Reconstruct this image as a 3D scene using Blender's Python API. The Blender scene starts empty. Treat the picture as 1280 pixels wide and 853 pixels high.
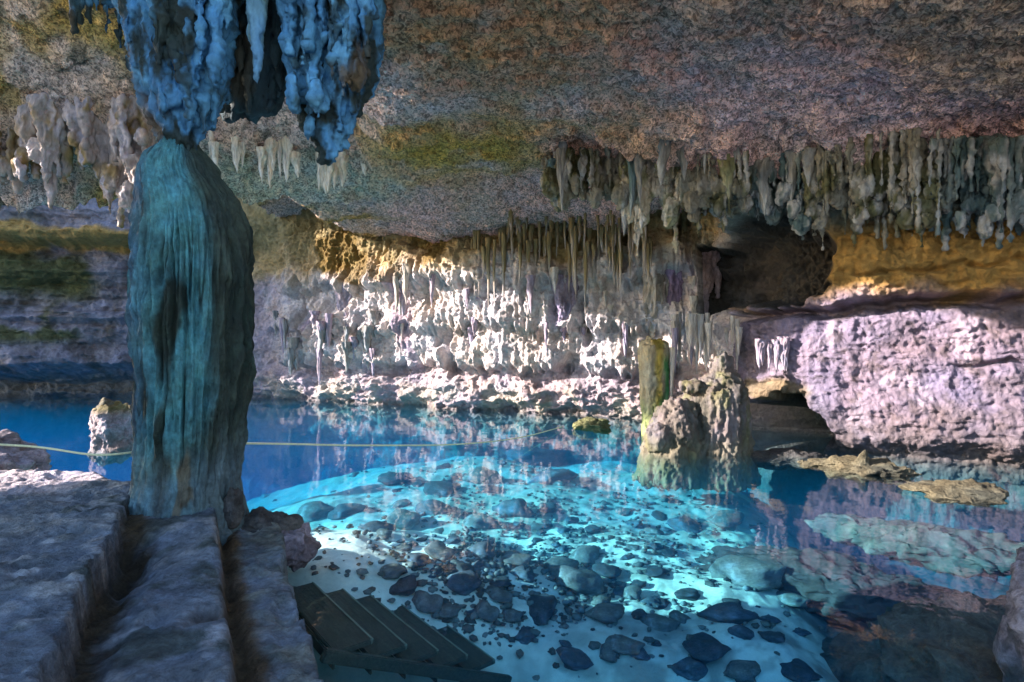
import bpy, math, random
import numpy as np
from mathutils import Vector, Euler

rng = np.random.default_rng(7)
random.seed(7)
scene = bpy.context.scene
COL = scene.collection
CAMH = 2.3
F = 711.0

# ------------------------------------------------------------------ noise
_perm = np.random.default_rng(11).permutation(256).astype(np.int32)
_perm = np.concatenate([_perm, _perm, _perm])
_g = np.random.default_rng(5).normal(size=(256, 3)).astype(np.float32)
_g /= np.linalg.norm(_g, axis=1, keepdims=True)

def pn(x, y, z=0.0):
    x, y, z = np.broadcast_arrays(np.asarray(x, np.float32), np.asarray(y, np.float32), np.asarray(z, np.float32))
    xi = np.floor(x).astype(np.int32); yi = np.floor(y).astype(np.int32); zi = np.floor(z).astype(np.int32)
    fx = x - xi; fy = y - yi; fz = z - zi
    u = fx*fx*fx*(fx*(fx*6-15)+10); v = fy*fy*fy*(fy*(fy*6-15)+10); w = fz*fz*fz*(fz*(fz*6-15)+10)
    xi &= 255; yi &= 255; zi &= 255
    def g(dx, dy, dz):
        h = _perm[_perm[_perm[xi+dx]+yi+dy]+zi+dz]
        gr = _g[h]
        return gr[..., 0]*(fx-dx) + gr[..., 1]*(fy-dy) + gr[..., 2]*(fz-dz)
    x00 = g(0,0,0)*(1-u)+g(1,0,0)*u; x10 = g(0,1,0)*(1-u)+g(1,1,0)*u
    x01 = g(0,0,1)*(1-u)+g(1,0,1)*u; x11 = g(0,1,1)*(1-u)+g(1,1,1)*u
    return ((x00*(1-v)+x10*v)*(1-w) + (x01*(1-v)+x11*v)*w) * 1.6

def fbm(x, y, z=0.0, o=4, gain=.5):
    s = 0; a = 1.0; f = 1.0
    for i in range(o):
        s = s + a*pn(x*f+i*17.3, y*f+i*5.1, z*f+i*9.7); a *= gain; f *= 2.03
    return s

def ridge(x, y, z=0.0, o=3):
    s = 0; a = 1.0; f = 1.0
    for i in range(o):
        s = s + a*(1-2*np.abs(pn(x*f+i*7.3, y*f+i*3.1, z*f+i*2.7))); a *= .5; f *= 2.1
    return s

def sm(a, b, x):
    t = np.clip((x-a)/(b-a), 0, 1)
    return t*t*(3-2*t)

def mix(c0, c1, w):
    w = np.clip(w, 0, 1)[..., None]
    return c0*(1-w) + np.asarray(c1, np.float32)*w

def blob(x, y, cx, cy, rx, ry):
    return np.exp(-(((x-cx)/rx)**2 + ((y-cy)/ry)**2))

def at(px, py, d):
    return ((px-640)/F*d, d, CAMH-(py-426.5)/F*d)

# ------------------------------------------------------------------ mesh helpers
def make_mesh(name, v, f, col=None, smooth=True):
    v = np.asarray(v, np.float32); f = np.asarray(f, np.int32)
    me = bpy.data.meshes.new(name)
    n = f.shape[1]
    me.vertices.add(len(v)); me.vertices.foreach_set('co', v.ravel())
    me.loops.add(f.size); me.loops.foreach_set('vertex_index', f.ravel())
    me.polygons.add(len(f))
    me.polygons.foreach_set('loop_start', np.arange(0, f.size, n, dtype=np.int32))
    me.update(calc_edges=True)
    me.polygons.foreach_set('use_smooth', np.full(len(f), smooth, dtype=bool))
    if col is not None: set_col(me, col)
    me.validate()
    return me

def set_col(me, col):
    n = len(me.vertices)
    a = me.attributes.get('Col') or me.attributes.new('Col', 'FLOAT_COLOR', 'POINT')
    c = np.ones((n, 4), np.float32); c[:, :3] = np.clip(col, .005, .95)
    a.data.foreach_set('color', c.ravel())

def get_v(me):
    v = np.empty(len(me.vertices)*3, np.float32); me.vertices.foreach_get('co', v); return v.reshape(-1, 3)

def get_n(me):
    v = np.empty(len(me.vertices)*3, np.float32); me.vertices.foreach_get('normal', v); return v.reshape(-1, 3)

def set_v(me, v):
    me.vertices.foreach_set('co', np.asarray(v, np.float32).ravel()); me.update()

def grid_faces(nu, nv, mask=None, wrap=False):
    i = np.arange(nu if wrap else nu-1)[:, None]; j = np.arange(nv-1)[None, :]
    i2 = (i+1) % nu
    f = np.stack([i*nv+j, i2*nv+j, i2*nv+j+1, i*nv+j+1], -1).reshape(-1, 4)
    if mask is not None:
        m = mask.ravel()
        f = f[m[f].all(1)]
    return f

def obj(name, me, mat=None, parent=None, loc=None, label=None, cat=None, group=None, kind=None):
    o = bpy.data.objects.new(name, me)
    COL.objects.link(o)
    if mat is not None and me is not None and len(me.materials) == 0: me.materials.append(mat)
    if parent is not None: o.parent = parent
    if loc is not None: o.location = loc
    if label: o['label'] = label
    if cat: o['category'] = cat
    if group: o['group'] = group
    if kind: o['kind'] = kind
    return o

def fuse(pieces, voxel):
    """pieces: list of (verts, faces quads/tris) closed shells -> one voxel fused mesh"""
    vs = []; fs = []; off = 0
    me = bpy.data.meshes.new('tmp')
    polys = []
    for v, f in pieces:
        vs.append(np.asarray(v, np.float32))
        polys += [tuple(int(a)+off for a in q) for q in f]
        off += len(v)
    me.from_pydata(np.concatenate(vs).tolist(), [], polys)
    me.update()
    o = bpy.data.objects.new('tmp', me); COL.objects.link(o)
    m = o.modifiers.new('r', 'REMESH'); m.mode = 'VOXEL'; m.voxel_size = voxel
    dg = bpy.context.evaluated_depsgraph_get()
    out = bpy.data.meshes.new_from_object(o.evaluated_get(dg))
    bpy.data.objects.remove(o); bpy.data.meshes.remove(me)
    out.polygons.foreach_set('use_smooth', np.ones(len(out.polygons), dtype=bool))
    return out

def lathe(pts, n=24, closed=True):
    """pts: list of (x, y, z, rx, ry); rings bottom to top or top to bottom, capped"""
    v = []; f = []
    m = len(pts)
    for (x, y, z, rx, ry) in pts:
        for k in range(n):
            a = 2*math.pi*k/n
            v.append((x+rx*math.cos(a), y+ry*math.sin(a), z))
    for i in range(m-1):
        for k in range(n):
            k2 = (k+1) % n
            f.append((i*n+k, i*n+k2, (i+1)*n+k2, (i+1)*n+k))
    f.append(tuple(range(n))[::-1]); f.append(tuple((m-1)*n+k for k in range(n)))
    return v, f

def smooth_profile(pts, n):
    p = np.array(pts, float); t = np.linspace(0, len(p)-1, n)
    i = np.clip(np.floor(t).astype(int), 0, len(p)-2); u = (t-i)[:, None]
    p0 = p[np.clip(i-1, 0, len(p)-1)]; p1 = p[i]; p2 = p[i+1]; p3 = p[np.clip(i+2, 0, len(p)-1)]
    return .5*((2*p1)+(-p0+p2)*u+(2*p0-5*p1+4*p2-p3)*u*u+(-p0+3*p1-3*p2+p3)*u**3)

def cone(x, y, ztop, zbot, r, n=14, bulge=.0, lean=(0, 0), flat=1.0):
    pts = []
    for i in range(9):
        t = i/8
        rr = r*((1-t)**.75*.95+.05)*(1+bulge*math.sin(t*9+x*7))
        pts.append((x+lean[0]*t, y+lean[1]*t, ztop+(zbot-ztop)*t, rr, rr*flat))
    pts = pts[::-1]
    return lathe(pts, n)

def ball(x, y, z, rx, ry, rz, n=16):
    pts = []
    for i in range(1, 12):
        a = math.pi*i/12
        pts.append((x, y, z-rz*math.cos(a), rx*math.sin(a), ry*math.sin(a)))
    return lathe(pts, n)

# ------------------------------------------------------------------ materials
def nd(t, typ, **kw):
    n = t.nodes.new(typ)
    for k, v in kw.items():
        setattr(n, k, v)
    return n

def rock_mat(name, fine=14.0, mid=3.0, stretch=(1, 1, 1), bump=.6, dist=.05, var=.35, rough=.9, spec=.25, speck=.0, blotch=0):
    m = bpy.data.materials.new(name); m.use_nodes = True
    t = m.node_tree; t.nodes.clear()
    out = nd(t, 'ShaderNodeOutputMaterial'); b = nd(t, 'ShaderNodeBsdfPrincipled')
    b.inputs['Roughness'].default_value = rough
    b.inputs['Specular IOR Level'].default_value = spec
    t.links.new(b.outputs[0], out.inputs[0])
    tc = nd(t, 'ShaderNodeTexCoord'); mp = nd(t, 'ShaderNodeMapping')
    mp.inputs['Scale'].default_value = stretch
    t.links.new(tc.outputs['Object'], mp.inputs[0])
    n1 = nd(t, 'ShaderNodeTexNoise'); n1.inputs['Scale'].default_value = mid; n1.inputs['Detail'].default_value = 6; n1.inputs['Roughness'].default_value = .62
    n2 = nd(t, 'ShaderNodeTexNoise'); n2.inputs['Scale'].default_value = fine; n2.inputs['Detail'].default_value = 8; n2.inputs['Roughness'].default_value = .7
    vo = nd(t, 'ShaderNodeTexVoronoi'); vo.inputs['Scale'].default_value = fine*1.3; vo.feature = 'F1'
    for n in (n1, n2): t.links.new(mp.outputs[0], n.inputs['Vector'])
    # warp voronoi by noise
    vm = nd(t, 'ShaderNodeVectorMath', operation='ADD'); sc = nd(t, 'ShaderNodeVectorMath', operation='SCALE')
    sc.inputs['Scale'].default_value = .25
    t.links.new(n1.outputs['Color'], sc.inputs[0]); t.links.new(mp.outputs[0], vm.inputs[0]); t.links.new(sc.outputs[0], vm.inputs[1])
    t.links.new(vm.outputs[0], vo.inputs['Vector'])
    at_ = nd(t, 'ShaderNodeAttribute'); at_.attribute_name = 'Col'
    # colour variation
    r1 = nd(t, 'ShaderNodeMapRange'); r1.inputs[1].default_value = .3; r1.inputs[2].default_value = .7
    r1.inputs[3].default_value = 1-var; r1.inputs[4].default_value = 1+var*.7
    t.links.new(n1.outputs[0], r1.inputs[0])
    r2 = nd(t, 'ShaderNodeMapRange'); r2.inputs[1].default_value = .3; r2.inputs[2].default_value = .7
    r2.inputs[3].default_value = 1-var*.9; r2.inputs[4].default_value = 1+var*.7
    t.links.new(n2.outputs[0], r2.inputs[0])
    mul = nd(t, 'ShaderNodeMath', operation='MULTIPLY'); t.links.new(r1.outputs[0], mul.inputs[0]); t.links.new(r2.outputs[0], mul.inputs[1])
    mc = nd(t, 'ShaderNodeVectorMath', operation='SCALE')
    t.links.new(at_.outputs['Color'], mc.inputs[0]); t.links.new(mul.outputs[0], mc.inputs['Scale'])
    if blotch:  # dark blotches painted in place of shaded pits
        nb = nd(t, 'ShaderNodeTexNoise'); nb.inputs['Scale'].default_value = fine*.95; nb.inputs['Detail'].default_value = 3; nb.inputs['Distortion'].default_value = 1.2
        t.links.new(tc.outputs['Object'], nb.inputs['Vector'])
        rb = nd(t, 'ShaderNodeMapRange'); rb.inputs[1].default_value = .40; rb.inputs[2].default_value = .56; rb.inputs[3].default_value = 1-blotch; rb.inputs[4].default_value = 1.25
        t.links.new(nb.outputs[0], rb.inputs[0])
        m2 = nd(t, 'ShaderNodeMath', operation='MULTIPLY'); t.links.new(mul.outputs[0], m2.inputs[0]); t.links.new(rb.outputs[0], m2.inputs[1])
        t.links.new(m2.outputs[0], mc.inputs['Scale'])
    # warm/cool hue drift
    n3 = nd(t, 'ShaderNodeTexNoise'); n3.inputs['Scale'].default_value = mid*.45; n3.inputs['Detail'].default_value = 4
    t.links.new(tc.outputs['Object'], n3.inputs['Vector'])
    rmp = nd(t, 'ShaderNodeValToRGB'); rmp.color_ramp.elements[0].position = .35; rmp.color_ramp.elements[1].position = .65
    rmp.color_ramp.elements[0].color = (1.0, .93, .82, 1); rmp.color_ramp.elements[1].color = (.88, .93, 1.0, 1)
    t.links.new(n3.outputs[0], rmp.inputs[0])
    mv = nd(t, 'ShaderNodeVectorMath', operation='MULTIPLY')
    t.links.new(mc.outputs[0], mv.inputs[0]); t.links.new(rmp.outputs[0], mv.inputs[1])
    t.links.new(mv.outputs[0], b.inputs['Base Color'])
    # bump
    b1 = nd(t, 'ShaderNodeMath', operation='MULTIPLY'); b1.inputs[1].default_value = .8
    t.links.new(n1.outputs[0], b1.inputs[0])
    b2 = nd(t, 'ShaderNodeMath', operation='MULTIPLY_ADD'); b2.inputs[1].default_value = .7
    t.links.new(n2.outputs[0], b2.inputs[0]); t.links.new(b1.outputs[0], b2.inputs[2])
    b3 = nd(t, 'ShaderNodeMath', operation='MULTIPLY_ADD'); b3.inputs[1].default_value = speck
    t.links.new(vo.outputs['Distance'], b3.inputs[0]); t.links.new(b2.outputs[0], b3.inputs[2])
    bp = nd(t, 'ShaderNodeBump'); bp.inputs['Strength'].default_value = bump; bp.inputs['Distance'].default_value = dist
    t.links.new(b3.outputs[0], bp.inputs['Height']); t.links.new(bp.outputs[0], b.inputs['Normal'])
    return m

M_wall = rock_mat('cave_limestone', fine=9, mid=2.2, stretch=(1, 1, .75), bump=.8, dist=.12, var=.32, speck=-.3)
M_ceil = rock_mat('ceiling_limestone', fine=15, mid=4.0, bump=1.0, dist=.10, var=.35, speck=-.6, blotch=.6)
M_flow = rock_mat('flowstone', fine=16, mid=5, stretch=(1, 1, .35), bump=.7, dist=.06, var=.35, rough=.75, spec=.35)
M_column = rock_mat('fluted_flowstone', fine=20, mid=6, stretch=(1, 1, .8), bump=.9, dist=.05, var=.5, rough=.65, spec=.4)
M_ledge = rock_mat('worn_limestone', fine=18, mid=4, bump=1.0, dist=.08, var=.5, rough=.8, speck=-.2)
M_stone = rock_mat('pool_stone', fine=12, mid=4, bump=.5, dist=.05, var=.4, rough=.8)
M_sand = rock_mat('pale_sand', fine=8, mid=1.1, bump=.5, dist=.06, var=.16, rough=.95, spec=.1)

def simple_mat(name, col, rough=.7, scale=(30, 30, 3), var=.3, bump=.2):
    m = bpy.data.materials.new(name); m.use_nodes = True
    t = m.node_tree; b = t.nodes['Principled BSDF']; b.inputs['Roughness'].default_value = rough
    tc = nd(t, 'ShaderNodeTexCoord'); mp = nd(t, 'ShaderNodeMapping'); mp.inputs['Scale'].default_value = scale
    n = nd(t, 'ShaderNodeTexNoise'); n.inputs['Scale'].default_value = 1; n.inputs['Detail'].default_value = 6
    t.links.new(tc.outputs['Object'], mp.inputs[0]); t.links.new(mp.outputs[0], n.inputs['Vector'])
    r = nd(t, 'ShaderNodeValToRGB')
    r.color_ramp.elements[0].position = .3; r.color_ramp.elements[1].position = .7
    r.color_ramp.elements[0].color = (*[c*(1-var) for c in col], 1); r.color_ramp.elements[1].color = (*[c*(1+var) for c in col], 1)
    t.links.new(n.outputs[0], r.inputs[0]); t.links.new(r.outputs[0], b.inputs['Base Color'])
    bp = nd(t, 'ShaderNodeBump'); bp.inputs['Strength'].default_value = bump; bp.inputs['Distance'].default_value = .01
    t.links.new(n.outputs[0], bp.inputs['Height']); t.links.new(bp.outputs[0], b.inputs['Normal'])
    return m

M_wood = simple_mat('wet_dark_wood', (.022, .036, .03), .6, (40, 4, 40), .45, .4)
M_wood2 = simple_mat('worn_wood_edge', (.15, .20, .16), .6, (40, 4, 40), .4, .4)
M_rope = simple_mat('pale_rope', (.72, .68, .42), .8, (60, 60, 60), .15, .3)

# water: clear, fresnel reflection, depth colour from absorption
def water_mat():
    m = bpy.data.materials.new('cenote_water'); m.use_nodes = True
    t = m.node_tree; t.nodes.clear()
    out = nd(t, 'ShaderNodeOutputMaterial')
    tr = nd(t, 'ShaderNodeBsdfTransparent'); gl = nd(t, 'ShaderNodeBsdfGlossy'); gl.inputs['Roughness'].default_value = .015
    gl.inputs['Color'].default_value = (1, 1, 1, 1)
    ge = nd(t, 'ShaderNodeNewGeometry'); dt = nd(t, 'ShaderNodeVectorMath', operation='DOT_PRODUCT')
    ab = nd(t, 'ShaderNodeMath', operation='ABSOLUTE'); om = nd(t, 'ShaderNodeMath', operation='SUBTRACT'); om.inputs[0].default_value = 1
    pw = nd(t, 'ShaderNodeMath', operation='POWER'); pw.inputs[1].default_value = 5
    fr = nd(t, 'ShaderNodeMath', operation='MULTIPLY_ADD'); fr.inputs[1].default_value = .62; fr.inputs[2].default_value = .012
    t.links.new(ge.outputs['Incoming'], dt.inputs[0]); t.links.new(ge.outputs['Normal'], dt.inputs[1]); t.links.new(dt.outputs['Value'], ab.inputs[0])
    t.links.new(ab.outputs[0], om.inputs[1]); t.links.new(om.outputs[0], pw.inputs[0]); t.links.new(pw.outputs[0], fr.inputs[0])
    mx = nd(t, 'ShaderNodeMixShader')
    tc = nd(t, 'ShaderNodeTexCoord'); n = nd(t, 'ShaderNodeTexNoise'); n.inputs['Scale'].default_value = 2.2; n.inputs['Detail'].default_value = 3
    t.links.new(tc.outputs['Object'], n.inputs['Vector'])
    bp = nd(t, 'ShaderNodeBump'); bp.inputs['Strength'].default_value = .10; bp.inputs['Distance'].default_value = .05
    t.links.new(n.outputs[0], bp.inputs['Height'])
    t.links.new(bp.outputs[0], gl.inputs['Normal'])
    t.links.new(fr.outputs[0], mx.inputs[0]); t.links.new(tr.outputs[0], mx.inputs[1]); t.links.new(gl.outputs[0], mx.inputs[2])
    t.links.new(mx.outputs[0], out.inputs['Surface'])
    va = nd(t, 'ShaderNodeVolumeAbsorption'); va.inputs['Color'].default_value = (.0, .80, .96, 1); va.inputs['Density'].default_value = WATER_D
    vs = nd(t, 'ShaderNodeVolumeScatter'); vs.inputs['Color'].default_value = (.005, .44, 1, 1); vs.inputs['Density'].default_value = .024
    ad = nd(t, 'ShaderNodeAddShader'); t.links.new(va.outputs[0], ad.inputs[0]); t.links.new(vs.outputs[0], ad.inputs[1])
    t.links.new(ad.outputs[0], out.inputs['Volume'])
    return m
WATER_D = .34
M_water = water_mat()

# pigments
LAV = np.array((.36, .29, .33), np.float32); PALE = np.array((.46, .39, .40), np.float32); OCH = (.17, .11, .03)
OLIVE = (.12, .115, .05); GREY = (.33, .34, .36); TEAL = (.12, .30, .34); DARK = (.09, .085, .075); BROWN = (.26, .19, .11)

SURF = []
def depth_lookup():
    W, H = 427, 285
    Dm = np.full(W*H, 1e9, np.float32)
    for v in SURF:
        y = v[:, 1]; m = y > 2; v = v[m]; y = y[m]
        px = ((v[:, 0]/y*F+640)/3).astype(int); py = ((426.5-(v[:, 2]-CAMH)/y*F)/3).astype(int)
        ok = (px >= 0) & (px < W) & (py >= 0) & (py < H)
        np.minimum.at(Dm, py[ok]*W+px[ok], y[ok])
    Dm = Dm.reshape(H, W)
    for i in range(6):
        b = Dm >= 1e8
        P = np.pad(Dm, 1, mode='edge')
        nb = np.min([P[1:-1, :-2], P[1:-1, 2:], P[:-2, 1:-1], P[2:, 1:-1]], axis=0)
        Dm = np.where(b, nb, Dm)
    return Dm
def surf_d(px, py):
    return float(DM[min(284, max(0, int(py/3))), min(426, max(0, int(px/3)))])

# ------------------------------------------------------------------ cave wall
WP = [(-23.5, 21.0), (-19.5, 21.5), (-16, 22.6), (-13, 23.4), (-10.3, 23.6), (-6.8, 22.0), (-2.2, 19.6), (1.55, 18.3), (3.9, 17.3), (5.6, 16.9), (6.4, 15.6), (5.75, 13.9),
      (5.9, 12.8), (6.9, 11.8), (9.3, 10.35), (12.2, 8.7), (15, 6), (16, 1), (15, -4)]
def build_wall():
    p = smooth_profile(WP, 4000)
    seg = np.r_[0, np.cumsum(np.linalg.norm(np.diff(p, axis=0), axis=1))]
    S = seg[-1]
    d = np.linalg.norm(p, axis=1)
    ds = np.clip(.0017*np.interp(np.arange(4000), np.arange(4000), d), .016, .05)
    # cumulative density
    dens = np.r_[0, np.cumsum(np.diff(seg)/ds[1:])]
    nu = int(dens[-1])
    s = np.interp(np.linspace(0, dens[-1], nu), dens, seg)
    px = np.interp(s, seg, p[:, 0]); py = np.interp(s, seg, p[:, 1])
    # smoothed tangent
    tx = np.interp(s+.6, seg, p[:, 0])-np.interp(s-.6, seg, p[:, 0]); ty = np.interp(s+.6, seg, p[:, 1])-np.interp(s-.6, seg, p[:, 1])
    l = np.hypot(tx, ty); nx = ty/l; ny = -tx/l       # towards the pool
    zs = np.r_[np.arange(-4.5, -.4, .12), np.arange(-.4, 7.4, .029), np.arange(7.4, 9.6, .12)]
    nv = len(zs)
    Sg = np.repeat(s[:, None], nv, 1); Z = np.repeat(zs[None, :], nu, 0)
    X0 = np.repeat(px[:, None], nv, 1); Y0 = np.repeat(py[:, None], nv, 1)
    # pixel-like bearing of the footprint, to lay regions out along the wall
    B = X0/np.maximum(Y0, .5)
    right = sm(11.5, 13.5, 0*B + 14.0-Y0+ .0)*(X0 > 4.5)  # right wall
    right = ((X0 > 5) & (Y0 < 15.0)).astype(np.float32)
    k = 61
    rr = right[:, 0]; rr = np.convolve(np.pad(rr, k//2, mode='edge'), np.ones(k)/k, 'valid'); right = np.repeat(rr[:, None], nv, 1)
    left = 1-sm(-.62, -.44, B); left = left*(1-right)
    back = np.clip(1-right-left, 0, 1)
    D = .55*fbm(Sg*.22, Z*.28, 3.1, 3)*(1-.85*right) + .22*fbm(Sg*.9, Z*1.1, 8.2, 4)*(1-.6*right) + right*.05*ridge(Sg*.6, Z*4.0, 93, 3)
    D += .10*ridge(Sg*1.6, Z*2.2, 1.0, 3)*(left*.8+back*.3+right*.2)
    D += .05*(1-.35*right)*fbm(Sg*5, Z*6, 4, 3)+.028*ridge(Sg*7, Z*9, 14, 2)+.012*right*fbm(Sg*16, Z*18, 24, 2)
    D -= .07*(1-.6*right)*sm(.35, .7, fbm(Sg*4.0, Z*5.0, 66, 3))
    # strata
    st = fbm(Sg*.16+30, Z*1.5, 0, 3)
    D += (left*.42+right*.06)*st + right*.035*ridge(Sg*4, Z*7, 71, 3)
    # --- back wall: tiers of draperies
    rag = .45*fbm(Sg*.45, 2.2, 0, 3)
    tooth = np.clip(ridge(Sg*2.4, .3, 5.5, 3)*.5, 0, 1.2)**1.6
    tooth2 = np.clip(ridge(Sg*3.6, 7.3, 1.5, 3)*.5, 0, 1.2)**1.6
    FL = back*sm(-.44, -.36, B)
    def tier(zb, zt, prot, tth, amp, rg):
        e = zb+rg-amp*tth
        tt = (Z-e)/(zt-e)
        w = sm(-.02, .10, tt)*np.clip(1.25-tt, 0, 1)**.8
        return prot*w
    rag2 = .5*fbm(Sg*.6+9, 5.2, 0, 3)
    D += FL*tier(4.3, 7.2, .50, tooth, .55, rag*.8)
    D += FL*tier(2.75, 4.8, .38, tooth2, .65, rag2*.7)
    D += FL*tier(1.55, 3.2, .40, tooth, .5, rag*.45)
    flu = ridge(Sg*2.2, Z*.22, 2.0, 3); flu2 = ridge(Sg*5.5, Z*.5, 7.0, 2)
    D += FL*sm(.9, 1.6, Z)*(.10*flu+.05*flu2)
    pocket = sm(.35, .8, fbm(Sg*.9, Z*.5, 44, 3))
    D -= FL*sm(1.0, 1.5, Z)*.55*pocket
    # base band of the back wall
    D += back*(.35*(1-sm(.7, 1.25, Z)))
    D += back*.16*ridge(Sg*1.1, Z*2.6, 12, 3)*(1-sm(1.0, 1.4, Z))
    # undercuts at the waterline
    und = 1-sm(.0, .42, Z+.15*fbm(Sg*.5, 0, 3, 2))
    D -= und*(.5*back*np.clip(.5+fbm(Sg*.4, 1, 8, 2), 0, 1.4)+1.0*left*0+.55*right)
    D -= left*2.2*(1-sm(.55, 1.5, Z+.25*fbm(Sg*.3, 5, 3, 2)))
    # left wall shelf lines
    D += left*.5*sm(2.9, 3.4, Z+.2*st)*(1-sm(3.4, 3.6, Z+.2*st)) + left*.8*sm(6.0, 6.4, Z+.3*st)
    # right wall : upper block overhangs a sloping crack
    zc = 2.95+.06*(X0-5.5)+.10*fbm(Sg*.7, 3, 3, 3)
    up = sm(-.03, .10, Z-zc)
    D += right*(.42*up - .6*np.exp(-((Z-zc+.07)/.10)**2))
    D += right*up*(.10*fbm(Sg*2.2, Z*3.0, 51, 4)+.05*ridge(Sg*5, Z*5, 52, 3))
    D += right*(.16*sm(1.35, 1.1, Z+.12*fbm(Sg*.8, 9, 3, 3)))
    crk = np.exp(-((Z-1.85-.1*fbm(Sg*1.1, 4, 4, 3))/.05)**2)*sm(8.2, 8.8, X0)
    D -= right*.2*crk
    crk2 = np.exp(-((Z-3.55-.05*(X0-6)-.1*fbm(Sg*1.3, 4, 9, 3))/.05)**2)*sm(6.8, 7.4, X0)
    D -= right*.22*crk2
    # dark hollow above the shelf at the left end of the right wall
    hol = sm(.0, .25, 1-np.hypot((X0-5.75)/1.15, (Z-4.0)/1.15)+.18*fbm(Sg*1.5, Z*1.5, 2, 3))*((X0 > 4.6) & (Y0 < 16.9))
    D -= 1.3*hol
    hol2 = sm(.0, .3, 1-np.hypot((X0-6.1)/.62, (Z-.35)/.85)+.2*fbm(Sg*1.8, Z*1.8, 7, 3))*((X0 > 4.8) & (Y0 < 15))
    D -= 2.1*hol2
    # fins / drips on the left end of right wall
    fin = right*(1-sm(6.6, 7.6, X0))*sm(1.2, 1.6, Z)*(1-sm(2.8, 3.0, Z))
    D += fin*.07*ridge(Sg*3, Z*.4, 9, 2)
    X = X0+nx[:, None]*D; Y = Y0+ny[:, None]*D
    Zd = Z+.05*fbm(Sg*3, Z*3, 90, 2)
    # ---- pigment
    c = np.tile(LAV, (nu, nv, 1)).astype(np.float32)
    pat = fbm(Sg*.5, Z*.6, 21, 4); pat2 = fbm(Sg*1.3+5, Z*.9, 31, 4)
    c = mix(c, PALE, sm(-.1, .5, pat2)*.8)
    wv = FL*sm(1.1, 1.7, Z)*(1-sm(4.6, 5.6, Z+.3*pat))
    c = mix(c, (.56, .50, .50), wv*.85)
    c = mix(c, (.31, .24, .34), wv*sm(.25, .7, fbm(Sg*.8, Z*.25, 61, 3))*.8)
    c = mix(c, (.42, .30, .13), back*sm(4.3, 5.4, Z+.5*pat)*.85)
    c = mix(c, OLIVE, back*sm(5.0, 6.2, Z+.6*pat2)*.6)
    # ochre stains
    for (bx, zz, rx, rz, a) in ((-.29, 5.7, .045, .9, 1.0), (-.25, 4.75, .03, .9, .9), (-.13, 5.8, .05, .7, .95), (-.19, 4.6, .04, .35, .6), (.07, 5.4, .12, .35, .7)):
        w = np.exp(-(((B-bx)/rx)**2+((Z-zz+.5*pat)/rz)**2))
        c = mix(c, OCH, sm(.25, .6, w+.25*pat2)*a*(1-right))
    c = mix(c, (.33, .29, .22), back*(1-sm(.55, 1.1, Z+.2*pat2))*sm(-.1, .4, pat2+.2)*.6)
    # left: mossy strata
    cl = np.tile(np.array((.25, .225, .27), np.float32), (nu, nv, 1))
    cl = mix(cl, (.14, .12, .13), sm(-.1, .5, pat2))
    cl = mix(cl, (.085, .085, .035), sm(.0, .7, .9*np.exp(-((Z-5.0-.4*pat)/1.1)**2)+.45*pat-.9*sm(-.78, -.66, B)))
    cl = mix(cl, (.10, .10, .05), sm(.1, .8, .9*np.exp(-((Z-2.6-.3*pat2)/.45)**2)+.5*pat2-.9*sm(-.8, -.7, B)))
    cl = mix(cl, (.40, .24, .08), sm(.5, .8, np.exp(-((Z-6.2)/.6)**2)+.4*pat))
    cl = mix(cl, (.20, .17, .15), (1-sm(.6, 1.4, Z)))
    c = c*(1-left[..., None])+cl*left[..., None]
    # right: ochre upper, lavender lower
    cr = np.tile(np.array((.215, .17, .235), np.float32), (nu, nv, 1))
    cr = mix(cr, (.17, .13, .15), sm(.1, .6, pat))
    cr = mix(cr, (.30, .245, .32), sm(.2, .6, pat2))
    cr = mix(cr, (.14, .115, .125), (1-sm(.3, 1.25, Z+.3*pat))*.85)
    cr = mix(cr, (.13, .10, .11), sm(.2, .5, fbm(Sg*3.2, Z*4.5, 88, 4))*.6)
    cr = mix(cr, (.34, .20, .06), sm(2.95, 3.35, Z+.35*pat-.05*(X0-7)))
    cr = mix(cr, (.16, .20, .20), sm(4.3, 4.9, Z+.2*pat))
    cr = mix(cr, (.20, .15, .07), sm(.4, .7, np.exp(-(((X0-6.0)/.5)**2+((Z-1.2)/.35)**2))+.2*pat2)*.8)
    c = c*(1-right[..., None])+cr*right[..., None]
    c = mix(c, (.035, .033, .032), sm(.02, .35, hol)*.95)  # recess painted near black to deepen its shade
    c = mix(c, (.035, .045, .04), sm(.05, .4, hol2)*.95)  # waterline arch near black too, shade put into the colour
    wet = 1-sm(.02, .22, Z+.12*pat2)
    c = mix(c, (.12, .11, .11), wet*.75)
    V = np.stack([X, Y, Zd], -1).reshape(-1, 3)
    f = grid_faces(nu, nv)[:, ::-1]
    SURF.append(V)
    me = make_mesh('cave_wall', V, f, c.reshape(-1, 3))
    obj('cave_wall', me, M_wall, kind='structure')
build_wall()

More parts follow.
